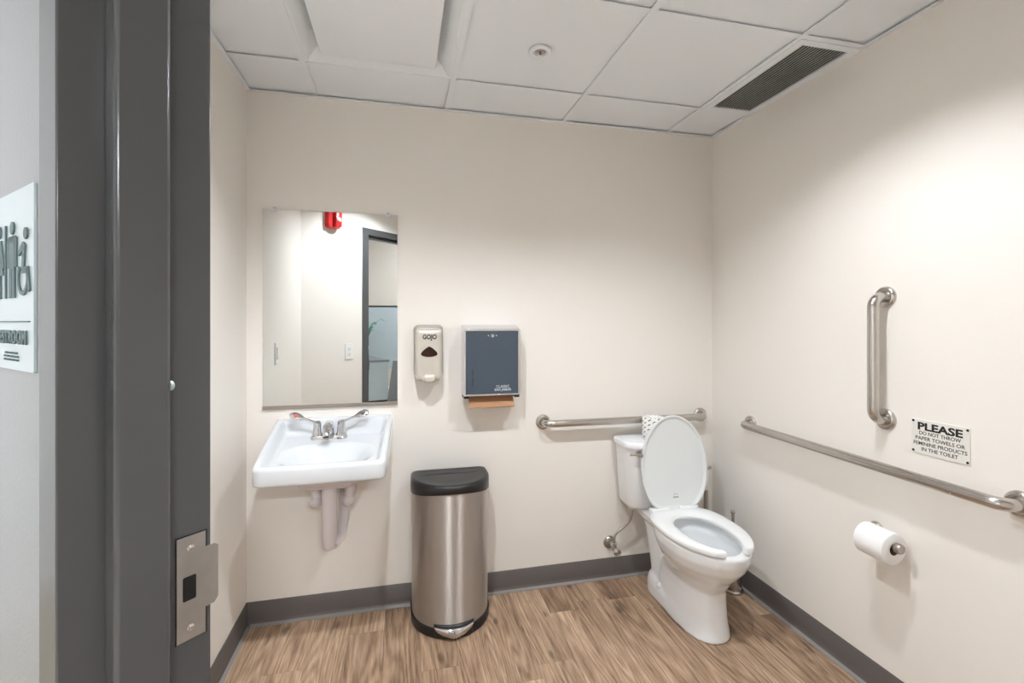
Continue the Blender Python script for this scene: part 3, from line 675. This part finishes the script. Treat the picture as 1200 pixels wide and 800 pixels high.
# seat (open front)
def seat_curve(a, hw, ym, yf, yb, ef, eb):
    c, s_ = math.cos(a), math.sin(a); e = eb if s_ > 0 else ef
    return TX + hw * math.copysign(abs(c) ** e, c), ym + (yb - ym if s_ > 0 else ym - yf) * math.copysign(abs(s_) ** e, s_)
SO = (.182, -.455, -.718, -.238, 1.0, .55); SI = (.108, -.475, -.682, -.328, .95, .9)
mb = MB(); secs = []
n = 64; g0 = math.radians(15.5)
for i in range(n + 1):
    a = -PI / 2 + g0 + (2 * PI - 2 * g0) * i / n
    ai = -PI / 2 + math.radians(27) + (2 * PI - 2 * math.radians(27)) * i / n
    o_ = Vector((*seat_curve(a, *SO), 0)); q = Vector((*seat_curve(ai, *SI), 0))
    cap = min(i, n - i)
    shrink = [0.55, .80, .93, 1][min(cap, 3)]
    c = (o_ + q) / 2; o_ = c + (o_ - c) * shrink; q = c + (q - c) * shrink
    def L_(f, z): 
        p = o_ + (q - o_) * f; return (p.x, p.y, z)
    secs.append([L_(.03, 0.4225), L_(0, 0.4290), L_(.0, 0.4360), L_(.05, 0.4425), L_(.14, 0.4455), L_(.5, 0.4465), L_(.84, 0.4455), L_(.95, 0.4410), L_(1, 0.4340), L_(.97, 0.4225)])
mb.loft(secs)
seat = obj('seat', mb, 'seat', t, smooth=50)
for sgn in (-1, 1): obj('bumper', MB().box((TX + sgn * .13 - .008, -.60, .412), (TX + sgn * .13 + .008, -.575, .424)), 'seat', seat)
for sgn in (-1, 1): obj('hinge', MB().box((TX + sgn * .080 - .050, -.262, .415), (TX + sgn * .080 + .050, -.222, .452)), 'seat', t, bevel=.006, seg=3)
# raised lid: local plane, tilted back about the hinge
HY, HZ, TILT = -.250, .447, math.radians(5.5)
def lidp(u, v, w): # u across, v up along the lid, w out of the inner face (towards the room)
    return (TX + u + 0.015, HY + v * math.sin(TILT) - w * math.cos(TILT), HZ + v * math.cos(TILT) + w * math.sin(TILT))
def lid_ring(m, w):
    out = []
    for i in range(72):
        a = 2 * PI * i / 72; c, s_ = math.cos(a), math.sin(a)
        if s_ < 0: e = .55; y = .195 - (.195 + .006) * abs(s_) ** .5; x = (.186) * math.copysign(abs(c) ** .32, c)
        else: y = .195 + .262 * s_; x = .186 * math.copysign(abs(c) ** 1.0, c)
        # narrow towards the hinge
        k = 1 - .24 * max(0, (.195 - y) / .195) ** 1.8
        x *= k
        ctr = .2; x2 = x * (1 - m / .186); y2 = ctr + (y - ctr) * (1 - m / .24)
        out.append(lidp(x2, y2, w))
    return out
obj('lid', MB().loft([lid_ring(.012, -.020), lid_ring(.003, -.018), lid_ring(0, -.010), lid_ring(.001, -.002), lid_ring(.006, .0), lid_ring(.011, -.002), lid_ring(.015, -.007), lid_ring(.024, -.009), lid_ring(.09, -.0095)]), 'lidp', t, smooth=55)
lidobj = bpy.data.objects[-1] if False else [c for c in t.children if c.name.startswith('lid')][0]
ux = Vector((1, 0, 0)); uy = Vector((0, math.sin(TILT), math.cos(TILT)))
text_part('maker_mark', 'BEMIS', .011, 'grey_slot', lidobj, lidp(0.0, .050, -.0094), ux, uy, depth=.0003, bold=.0002, width=.030)
mb = MB().tube([lidp(-.012, .062, -.0091), lidp(-.006, .066, -.0091), lidp(.004, .066, -.0091), lidp(.012, .063, -.0091)], .0009, 6); obj('maker_arc', mb, 'grey_slot', lidobj)
# tank
def trect(z, hw, yf, yb=-.02): return [(p[0], p[1], z) for p in rrect(TX - .004 - hw, TX - .004 + hw, yf, yb, .02, 7, (.015, .015, .060, .060))]
obj('tank', MB().loft([trect(.412, .165, -.150), trect(.420, .182, -.165), trect(.440, .190, -.174), trect(.60, .202, -.186), trect(.738, .212, -.194)]), 'porcelain', t, smooth=50)
tl = obj('tank_lid', MB().loft([trect(.737, .214, -.196), trect(.739, .221, -.204, -.015), trect(.757, .222, -.206, -.014), trect(.765, .218, -.202, -.016), trect(.768, .208, -.192, -.02)]), 'porcelain', t, smooth=50)
LX, LZ = 1.846, .716
fl = obj('flush_lever', MB().tube([(LX + .004, -.226, LZ - .004), (LX - .010, -.227, LZ), (LX - .034, -.222, LZ + .004), (LX - .058, -.214, LZ + .004)], [.009, .0075, .0065, .0075], 12), 'satin', t, smooth=50)
obj('lever_pivot', MB().lathe([(0.013, -.02), (0.013, .012), (0.010, .018), (0, .019)], (LX, -.196, LZ - .002), (0, -1, 0), 16), 'satin', fl, smooth=True)

# ------------------------------------------------------------------ water supply valve and hose
vx, vz = 1.777, .189
t = thing('water_supply_valve', 'chrome shutoff valve with braided hose beside the toilet', 'valve', (vx, 0, vz))
obj('wall_flange', MB().lathe([(0.034, 0), (0.033, .004), (0.026, .010), (0.014, .016), (0, .016)], (vx, 0, vz), (0, -1, 0), 24), 'satin', t, smooth=50)
obj('stub_pipe', MB().tube([(vx, -.01, vz), (vx, -.066, vz - .004)], .0095, 14), 'chrome', t, smooth=True)
obj('valve_body', MB().tube([(vx, -.055, vz - .010), (vx, -.060, vz - .004), (vx, -.060, vz + .028)], .0125, 14), 'chrome', t, smooth=True)
obj('valve_handle', MB().lathe([(0.006, 0), (0.006, .014), (0.018, .016), (0.021, .022), (0.018, .030), (0, .031)], (vx, -.070, vz - .004), (0.15, -.9, -.42), 14), 'chrome', t, smooth=50)
hose = [(vx, -.060, vz + .026), (vx + .002, -.062, vz + .060), (vx + .022, -.066, vz + .085), (vx + .052, -.07, vz + .108), (vx + .078, -.075, vz + .135), (vx + .090, -.08, vz + .170), (vx + .090, -.085, vz + .200), (vx + .084, -.09, vz + .228)]
def smooth_path(p, k=5):
    p = [Vector(q) for q in p]; out = []
    for i in range(len(p) - 1):
        a, b, c, d = p[max(i - 1, 0)], p[i], p[i + 1], p[min(i + 2, len(p) - 1)]
        for j in range(k):
            s_ = j / k; out.append(0.5 * ((2 * b) + (-a + c) * s_ + (2 * a - 5 * b + 4 * c - d) * s_ ** 2 + (-a + 3 * b - 3 * c + d) * s_ ** 3))
    return out + [p[-1]]
obj('hose', MB().tube(smooth_path(hose), .0062, 12), 'satin', t, smooth=True)
obj('coupling_nut', MB().lathe([(0.017, 0), (0.017, .018), (0.012, .022), (0.012, .0)], (vx + .084, -.09, vz + .205), n=8), 'sign_white', t)

# ------------------------------------------------------------------ wrapped roll on the tank
rx, ry, r0 = 1.962, -.134, .056
t = thing('wrapped_tissue_roll', 'tissue roll in dash-printed white wrapper on the toilet tank', 'tissue roll', (rx, ry, .768))
mw = bpy.data.materials.new('dash_wrapper'); mw.use_nodes = True; M['wrap'] = mw
nt = mw.node_tree; bsd = nt.nodes['Principled BSDF']; bsd.inputs['Roughness'].default_value = .6
uvn = nt.nodes.new('ShaderNodeUVMap'); mp = nt.nodes.new('ShaderNodeMapping'); mp.inputs['Rotation'].default_value = (0, 0, math.radians(-32)); mp.inputs['Scale'].default_value = (1, 1, 1)
bk = nt.nodes.new('ShaderNodeTexBrick'); bk.inputs['Color1'].default_value = lin((40, 40, 42)) + (1,); bk.inputs['Color2'].default_value = lin((52, 52, 52)) + (1,); bk.inputs['Mortar'].default_value = lin((238, 237, 233)) + (1,)
bk.inputs['Scale'].default_value = 1.0; bk.inputs['Brick Width'].default_value = .030; bk.inputs['Row Height'].default_value = .0190; bk.inputs['Mortar Size'].default_value = .0074; bk.inputs['Mortar Smooth'].default_value = .05
nt.links.new(uvn.outputs[0], mp.inputs[0]); nt.links.new(mp.outputs[0], bk.inputs['Vector']); nt.links.new(bk.outputs['Color'], bsd.inputs['Base Color'])
mb = MB().lathe([(0.02, 0), (r0 - .003, 0), (r0, .003), (r0, .112), (r0 - .003, .115), (.02, .116)], (rx, ry, .768), n=40)
wr = obj('wrapper', mb, 'wrap', t, smooth=50)
uvl = wr.data.uv_layers.new(name='wrap')
for p in wr.data.polygons:
    c0 = p.center; ac = math.atan2(c0.y, c0.x)
    for li in p.loop_indices:
        co = wr.data.vertices[wr.data.loops[li].vertex_index].co; a = math.atan2(co.y, co.x)
        if a - ac > PI: a -= 2 * PI
        if a - ac < -PI: a += 2 * PI
        uvl.data[li].uv = (a * r0, co.z) if math.hypot(c0.x, c0.y) > r0 - .002 else (co.x, co.y)
obj('tucked_end', MB().lathe([(0, .1155), (.021, .116), (.019, .1185), (0, .119)], (rx, ry, .768), n=16), 'paper', t, smooth=True)

# ------------------------------------------------------------------ grab bars
def grab_bar(name, label, A, B, nrm):
    A = Vector(A); B = Vector(B); nrm = Vector(nrm); ax = (B - A).normalized(); out = .058; R = .040
    t = thing(name, label, 'grab bar', A, 'stainless grab bars')
    path = [A + nrm * .004] + arc(A + nrm * (out - R) + ax * R, -ax, nrm, R, 0, PI / 2, 9) + arc(B + nrm * (out - R) - ax * R, nrm, ax, R, 0, PI / 2, 9) + [B + nrm * .004]
    obj('bar', MB().tube(path, .0185, 24), 'steel', t, smooth=50)
    for P in (A, B):
        f = obj('flange', MB().lathe([(0.0205, .010), (0.026, .0125), (0.034, .010), (0.0385, .005), (0.039, 0), (0.0205, 0)], P, nrm, 32), 'steel', t, smooth=50)
        obj('gap_ring', MB().lathe([(0.0186, .0088), (0.0207, .0092), (0.0207, .001), (0.0186, .001)], P, nrm, 24), 'black', f)
    return t
grab_bar('grab_bar', 'horizontal steel grab bar on the wall behind the toilet', (1.402, 0, .856), (2.331, 0, .852), (0, -1, 0))
grab_bar('grab_bar', 'long horizontal steel grab bar on the side wall', (XR, -.305, .862), (XR, -1.374, .856), (-1, 0, 0))
grab_bar('grab_bar', 'short vertical steel grab bar above the long one', (XR, -.988, 1.469), (XR, -.988, 1.022), (-1, 0, 0))

# ------------------------------------------------------------------ notice on the right wall
t = thing('please_notice', 'white plastic notice with bold black PLEASE beside the vertical grab bar', 'sign', (XR, -1.166, .988))
obj('panel', MB().box((XR - .004, -1.252, .930), (XR, -1.080, 1.0465)), 'sign_white', t, bevel=.0008)
xw = XR - .0041
def line(body, z, size, w, bold, sh=0): text_part('lettering', body, size, 'ink', t, (xw, -1.166, z), (0, -1, 0), (0, 0, 1), depth=.0004, bold=bold, width=w, shear=sh)
line('PLEASE', 1.0225, .034, .133, .0013)
line('DO NOT THROW', 1.0005, .0168, .123, .0002)
line('PAPER TOWELS OR', .9825, .0168, .146, .0002)
line('FEMININE PRODUCTS', .9645, .0168, .158, .0002)
line('IN THE TOILET', .9465, .0168, .108, .0002)
for y in (-1.086, -1.246):
    for z in (.9375, 1.039): obj('screw', MB().lathe([(0.0042, 0), (0.0038, .0012), (0, .0018)], (XR - .004, y, z), (-1, 0, 0), 12), 'ink', t, smooth=True)

# ------------------------------------------------------------------ toilet paper holder and roll on the right wall
hy, hz, hx = -.955, .606, XR - .078
t = thing('toilet_paper_holder', 'satin nickel single-arm paper holder on the side wall', 'paper holder', (XR, hy, hz))
obj('wall_flange', MB().lathe([(0.028, 0), (0.0275, .006), (0.024, .010), (0.015, .012), (0.013, .030), (0, .030)], (XR, hy, hz), (-1, 0, 0), 28), 'satin', t, smooth=40)
pth = [Vector((XR - .02, hy, hz)), Vector((hx + .016, hy, hz))] + arc((hx + .016, hy - .016, hz), (0, 1, 0), (-1, 0, 0), .016, 0, PI / 2, 6) + [Vector((hx, -1.092, hz))]
obj('arm', MB().tube(pth, .009, 16), 'satin', t, smooth=50)
obj('end_knob', MB().lathe([(0.009, 0), (0.0165, .001), (0.0175, .014), (0.0150, .019), (0, .0195)], (hx, -1.085, hz), (0, -1, 0), 24), 'satin', t, smooth=40)
t = thing('toilet_paper_roll', 'white toilet paper roll hung on the wall paper holder', 'toilet paper', (hx, -1.03, hz - .011))
rc = (hx, -.972, hz - .0105)
pr_ = MB().lathe([(0.0205, 0), (0.052, 0), (0.0545, .002), (0.055, .004), (0.055, .103), (0.0545, .105), (0.052, .107), (0.0205, .107)], rc, (0, -1, 0), 40, True)
obj('paper', pr_, 'paper', t, smooth=50)
obj('cardboard_core', MB().loft([[Vector(rc) + Vector((math.cos(a) * r_, -h_, math.sin(a) * r_)) for a in [2 * PI * k / 28 for k in range(28)]] for r_, h_ in ((.0203, .0005), (.0203, .1065), (.0195, .1065), (.0195, .0005))], False, True), 'card', t, smooth=50)

# ------------------------------------------------------------------ toilet brush and freestanding paper stand
qx, qy = 2.340, -.262
t = thing('toilet_brush', 'slim stainless toilet brush holder standing behind the toilet bowl', 'toilet brush', (qx, qy, 0))
obj('canister', MB().lathe([(0.050, 0), (0.050, .010), (0.046, .014), (0.041, .016), (0.041, .125), (0.038, .130), (0, .130)], (qx, qy, 0), n=32), 'steel', t, smooth=40)
obj('handle', MB().tube([(qx, qy, .128), (qx, qy, .392)], .0065, 14), 'satin', t, smooth=True)
obj('collar', MB().lathe([(0.038, .130), (0.030, .137), (0.010, .142), (0, .142)], (qx, qy, 0), n=28), 'satin', t, smooth=50)
obj('knob', MB().sphere((qx, qy, .402), .0115), 'satin', t, smooth=60)
qx, qy = 2.274, -.135
t = thing('toilet_plunger', 'slim metal plunger with white grip half hidden behind the toilet', 'plunger', (qx, qy, 0))
obj('cup', MB().lathe([(0.062, 0), (0.064, .012), (0.056, .050), (0.036, .078), (0.018, .088), (0, .088)], (qx, qy, 0), n=32), 'black_plastic', t, smooth=50)
obj('rod', MB().tube([(qx, qy, .08), (qx, qy, .490)], .0115, 16), 'satin', t, smooth=True)
obj('grip', MB().lathe([(0.012, .478), (0.0145, .484), (0.0145, .578), (0.012, .584), (0, .584)], (qx, qy, 0), n=20), 'sign_white', t, smooth=40)
obj('hanging_hook', MB().tube([(qx - .010, qy, .590), (qx + .012, qy, .592), (qx + .030, qy + .002, .594)], .0075, 12), 'satin', t, smooth=True)

# ------------------------------------------------------------------ fixtures seen in the mirror: alarm, outlet, switch
def er(d, s, z): return dw(d, WS1 + s, z)      # on the room face of the entry wall
def ebox(d0, d1, s0, s1, z0, z1):
    poly = [(d0, s0), (d1, s0), (d1, s1), (d0, s1)]
    return MB().prism(poly, 2, lambda p: er(p[0], p[1], z0), lambda p: er(p[0], p[1], z1))
ad = 0.345
t = thing('fire_alarm_strobe', 'red fire alarm strobe high beside the doorway, seen in mirror', 'fire alarm', er(ad, 0, 2.07))
def al(s_, m): return [er(ad + p[0], s_, 2.072 + p[1]) for p in rrect(-.058 + m, .058 - m, m, .145 - m, .020 - m * .3)]
obj('housing', MB().loft([al(0, 0), al(.030, 0), al(.038, .006)]), 'red', t, smooth=40)
def al2(s_, m): return [er(ad + p[0], s_, 2.08 + p[1]) for p in rrect(-.052 + m, .012 - m, m, .12 - m, .014 - m * .3)]
sh = obj('strobe_hood', MB().loft([al2(.036, 0), al2(.056, .002), al2(.062, .008)]), 'red', t, smooth=40)
obj('strobe_lens', MB().lathe([(0.019, 0), (0.018, .006), (0.010, .012), (0, .013)], er(ad - .020, .061, 2.135), (S2, S2, 0), 20), 'clear', sh, smooth=60)
od = 0.187
t = thing('wall_outlet', 'white two-socket wall outlet beside the door frame, seen in mirror', 'outlet', er(od, 0, 1.147))
obj('cover_plate', ebox(od - .039, od + .039, 0, .006, 1.087, 1.210), 'outlet', t, bevel=.003)
for z in (1.128, 1.168):
    sk = obj('socket', ebox(od - .017, od + .017, .0055, .0078, z - .015, z + .015), 'outlet', t, bevel=.002)
    for q in (-.006, .006): obj('slot', ebox(od + q - .0015, od + q + .0015, .0075, .0081, z - .006, z + .006), 'grey_slot', sk)
    obj('ground_hole', ebox(od - .003, od + .003, .0075, .0081, z - .012, z - .008), 'grey_slot', sk)
t = thing('light_switch', 'white rocker light switch on the narrow side wall, seen in mirror', 'light switch', (0, -.535, 1.2))
obj('cover_plate', MB().box((0, -.574, 1.139), (.006, -.496, 1.262)), 'outlet', t, bevel=.003)
obj('rocker', MB().box((.0055, -.552, 1.168), (.011, -.518, 1.233)), 'outlet', t, bevel=.002)

# ------------------------------------------------------------------ restroom sign on the hall wall beside the jamb
def hp(X, z, s_): return dw(-X, s_, z)          # X to the right when facing the sign from the hall
X_, W_ = Vector((S2, -S2, 0)), Vector((-S2, -S2, 0))
t = thing('restroom_sign', 'brushed aluminium restroom sign with raised figures beside the door frame', 'sign', hp(-.196, 1.316, WS0))
mb = MB(); pr2 = rrect(-.287, -.106, 1.3164, 1.5515, .003)
mb.prism(pr2, 2, lambda p: hp(p[0], p[1], WS0), lambda p: hp(p[0], p[1], WS0 - .0035)); obj('panel', mb, 'sign_alu', t, bevel=.0005)
F0, F1 = WS0 - .0034, WS0 - .0055
def raised(name, poly, parent=t):
    mb = MB(); mb.prism(poly, 2, lambda p: hp(p[0], p[1], F0), lambda p: hp(p[0], p[1], F1)); return mb
def circ(cx, cz, r, n=18): return [(cx + r * math.cos(2 * PI * k / n), cz + r * math.sin(2 * PI * k / n)) for k in range(n)]
def joined(name, polys, lab=None):
    mb = MB()
    for p in polys: mb.prism(p, 2, lambda q: hp(q[0], q[1], F0), lambda q: hp(q[0], q[1], F1))
    o = obj(name, mb, 'sign_grey', t)
    if lab: o['label'] = lab
def rc_(x0, x1, z0, z1): return [(x0, z0), (x1, z0), (x1, z1), (x0, z1)]
mx, wx, zf = -.190, -.252, 1.411
joined('woman_figure', [circ(wx, zf + .092, .0085), [(wx - .010, zf + .080), (wx + .010, zf + .080), (wx + .020, zf + .032), (wx - .020, zf + .032)],
       [(wx - .010, zf + .080), (wx - .026, zf + .042), (wx - .020, zf + .040), (wx - .008, zf + .074)], [(wx + .010, zf + .080), (wx + .026, zf + .042), (wx + .020, zf + .040), (wx + .008, zf + .074)],
       rc_(wx - .008, wx - .001, zf, zf + .034), rc_(wx + .001, wx + .008, zf, zf + .034)], 'grey-green figure in a dress')
joined('divider_bar', [rc_(-.2225, -.2185, zf, zf + .098)])
joined('man_figure', [circ(mx, zf + .092, .0085), rc_(mx - .012, mx + .012, zf + .038, zf + .081), rc_(mx - .020, mx - .0135, zf + .040, zf + .079), rc_(mx + .0135, mx + .020, zf + .040, zf + .079), rc_(mx - .014, mx + .014, zf + .074, zf + .081),
       rc_(mx - .012, mx - .001, zf, zf + .040), rc_(mx + .001, mx + .012, zf, zf + .040)], 'grey-green standing figure')
ax_ = -.140
wheel = []
for k in range(15):
    a0 = PI * .75 + 2 * PI * .72 * k / 15; a1 = PI * .75 + 2 * PI * .72 * (k + 1) / 15
    wheel.append([(ax_ - .004 + .022 * math.cos(a0), zf + .024 + .022 * math.sin(a0)), (ax_ - .004 + .022 * math.cos(a1), zf + .024 + .022 * math.sin(a1)), (ax_ - .004 + .0165 * math.cos(a1), zf + .024 + .0165 * math.sin(a1)), (ax_ - .004 + .0165 * math.cos(a0), zf + .024 + .0165 * math.sin(a0))])
joined('wheelchair_figure', [circ(ax_ + .008, zf + .080, .0075)] + wheel + [[(ax_ - .002, zf + .070), (ax_ + .006, zf + .066), (ax_ + .002, zf + .034), (ax_ - .008, zf + .034)], [(ax_ - .004, zf + .070), (ax_ - .022, zf + .058), (ax_ - .020, zf + .053), (ax_ + .002, zf + .062)],
       rc_(ax_ - .006, ax_ + .018, zf + .030, zf + .038), [(ax_ + .012, zf + .038), (ax_ + .018, zf + .038), (ax_ + .026, zf + .008), (ax_ + .020, zf + .006)]], 'grey-green wheelchair figure')
joined('rule_line', [rc_(-.286, -.118, 1.379, 1.3805)])
text_part('lettering', 'RESTROOM', .024, 'sign_grey', t, hp(-.197, 1.3585, F0), X_, (0, 0, 1), depth=.002, bold=.0008, width=.135)
br = MB()
for rr in range(3):
    for cc in range(13):
        if (cc * 7 + rr * 5) % 4 == 0: continue
        x = -.226 + cc * .005; z = 1.3385 - rr * .0045
        br.prism(circ(x, z, .0013, 8), 2, lambda q: hp(q[0], q[1], F0), lambda q: hp(q[0], q[1], F1))
o = obj('braille', br, 'sign_grey', t); o['kind'] = 'stuff'

# ------------------------------------------------------------------ lobby furniture seen in the mirror through the doorway
t = thing('reception_desk', 'pale blue-grey reception desk with black edge, seen in mirror', 'desk', (0.07, -7.13, 0))
fa, fbp = Vector((-.10, -7.59, 0)), Vector((.464, -6.07, 0)); dd = (fbp - fa).normalized(); nn = Vector((dd.y, -dd.x, 0))
if nn.x < 0: nn = -nn
back_ = -nn * .5
def slab(z0, z1, e0=0.0, e1=0.0, off=0.0):
    a = fa + nn * off; b = fbp + nn * off
    return MB().loft([[(q.x, q.y, z) for q in (a, b, b + back_, a + back_)] for z in (z0, z1)])
obj('front_panel', slab(.03, .68), 'blue_panel', t)
obj('plinth', slab(-.004, .03, off=.002), 'black', t)
obj('desk_top', slab(.68, .715, off=.02), 'dark_panel', t)
sa = fbp + nn * .01
mb = MB(); mb.loft([[(sa.x + a, sa.y + b, c) for a, b, c in ((-.03, 0, 0), (.40, .05, 0), (.40, .05, .70), (.07, .02, .70))], [(sa.x + a, sa.y + b + .03, c) for a, b, c in ((-.03, 0, 0), (.40, .05, 0), (.40, .05, .70), (.07, .02, .70))]])
obj('side_panel', mb, 'dark_panel', t)
t = thing('wall_board', 'pale blue-grey board in black frame on the hall wall', 'board', (.2, -8.2, .5))
obj('board', MB().box((-1.4, -8.196, .35), (1.6, -8.185, 1.69)), 'blue_panel', t)
obj('top_rail', MB().box((-1.4, -8.198, 1.69), (1.6, -8.175, 1.72)), 'black', t)
px_, py_ = -.03, -7.55
t = thing('potted_plant', 'leafy green plant in a white pot on the reception desk', 'plant', (px_, py_, .715))
obj('pot', MB().lathe([(0.06, 0), (0.08, .16), (0.075, .16), (0, .14)], (px_, py_, .715), n=20), 'white_pot', t, smooth=50)
for k in range(12):
    a = 2 * PI * k / 12 + .3; ln = .20 + .10 * (k % 3); hh = .36 + .07 * (k % 4)
    d2 = Vector((math.cos(a), math.sin(a), 0)); sd = Vector((-d2.y, d2.x, 0)); st = Vector((px_, py_, .86))
    pts = [(st + d2 * (ln * f) + Vector((0, 0, hh * math.sin(f * 2.0))), w_) for f, w_ in ((0, .006), (.3, .012), (.55, .032), (.8, .036), (1, .003))]
    mb = MB(); mb.loft([[p + sd * w_, p + Vector((0, 0, .003)), p - sd * w_, p - Vector((0, 0, .003))] for p, w_ in pts]); obj('leaf', mb, 'leaf', t, smooth=60)
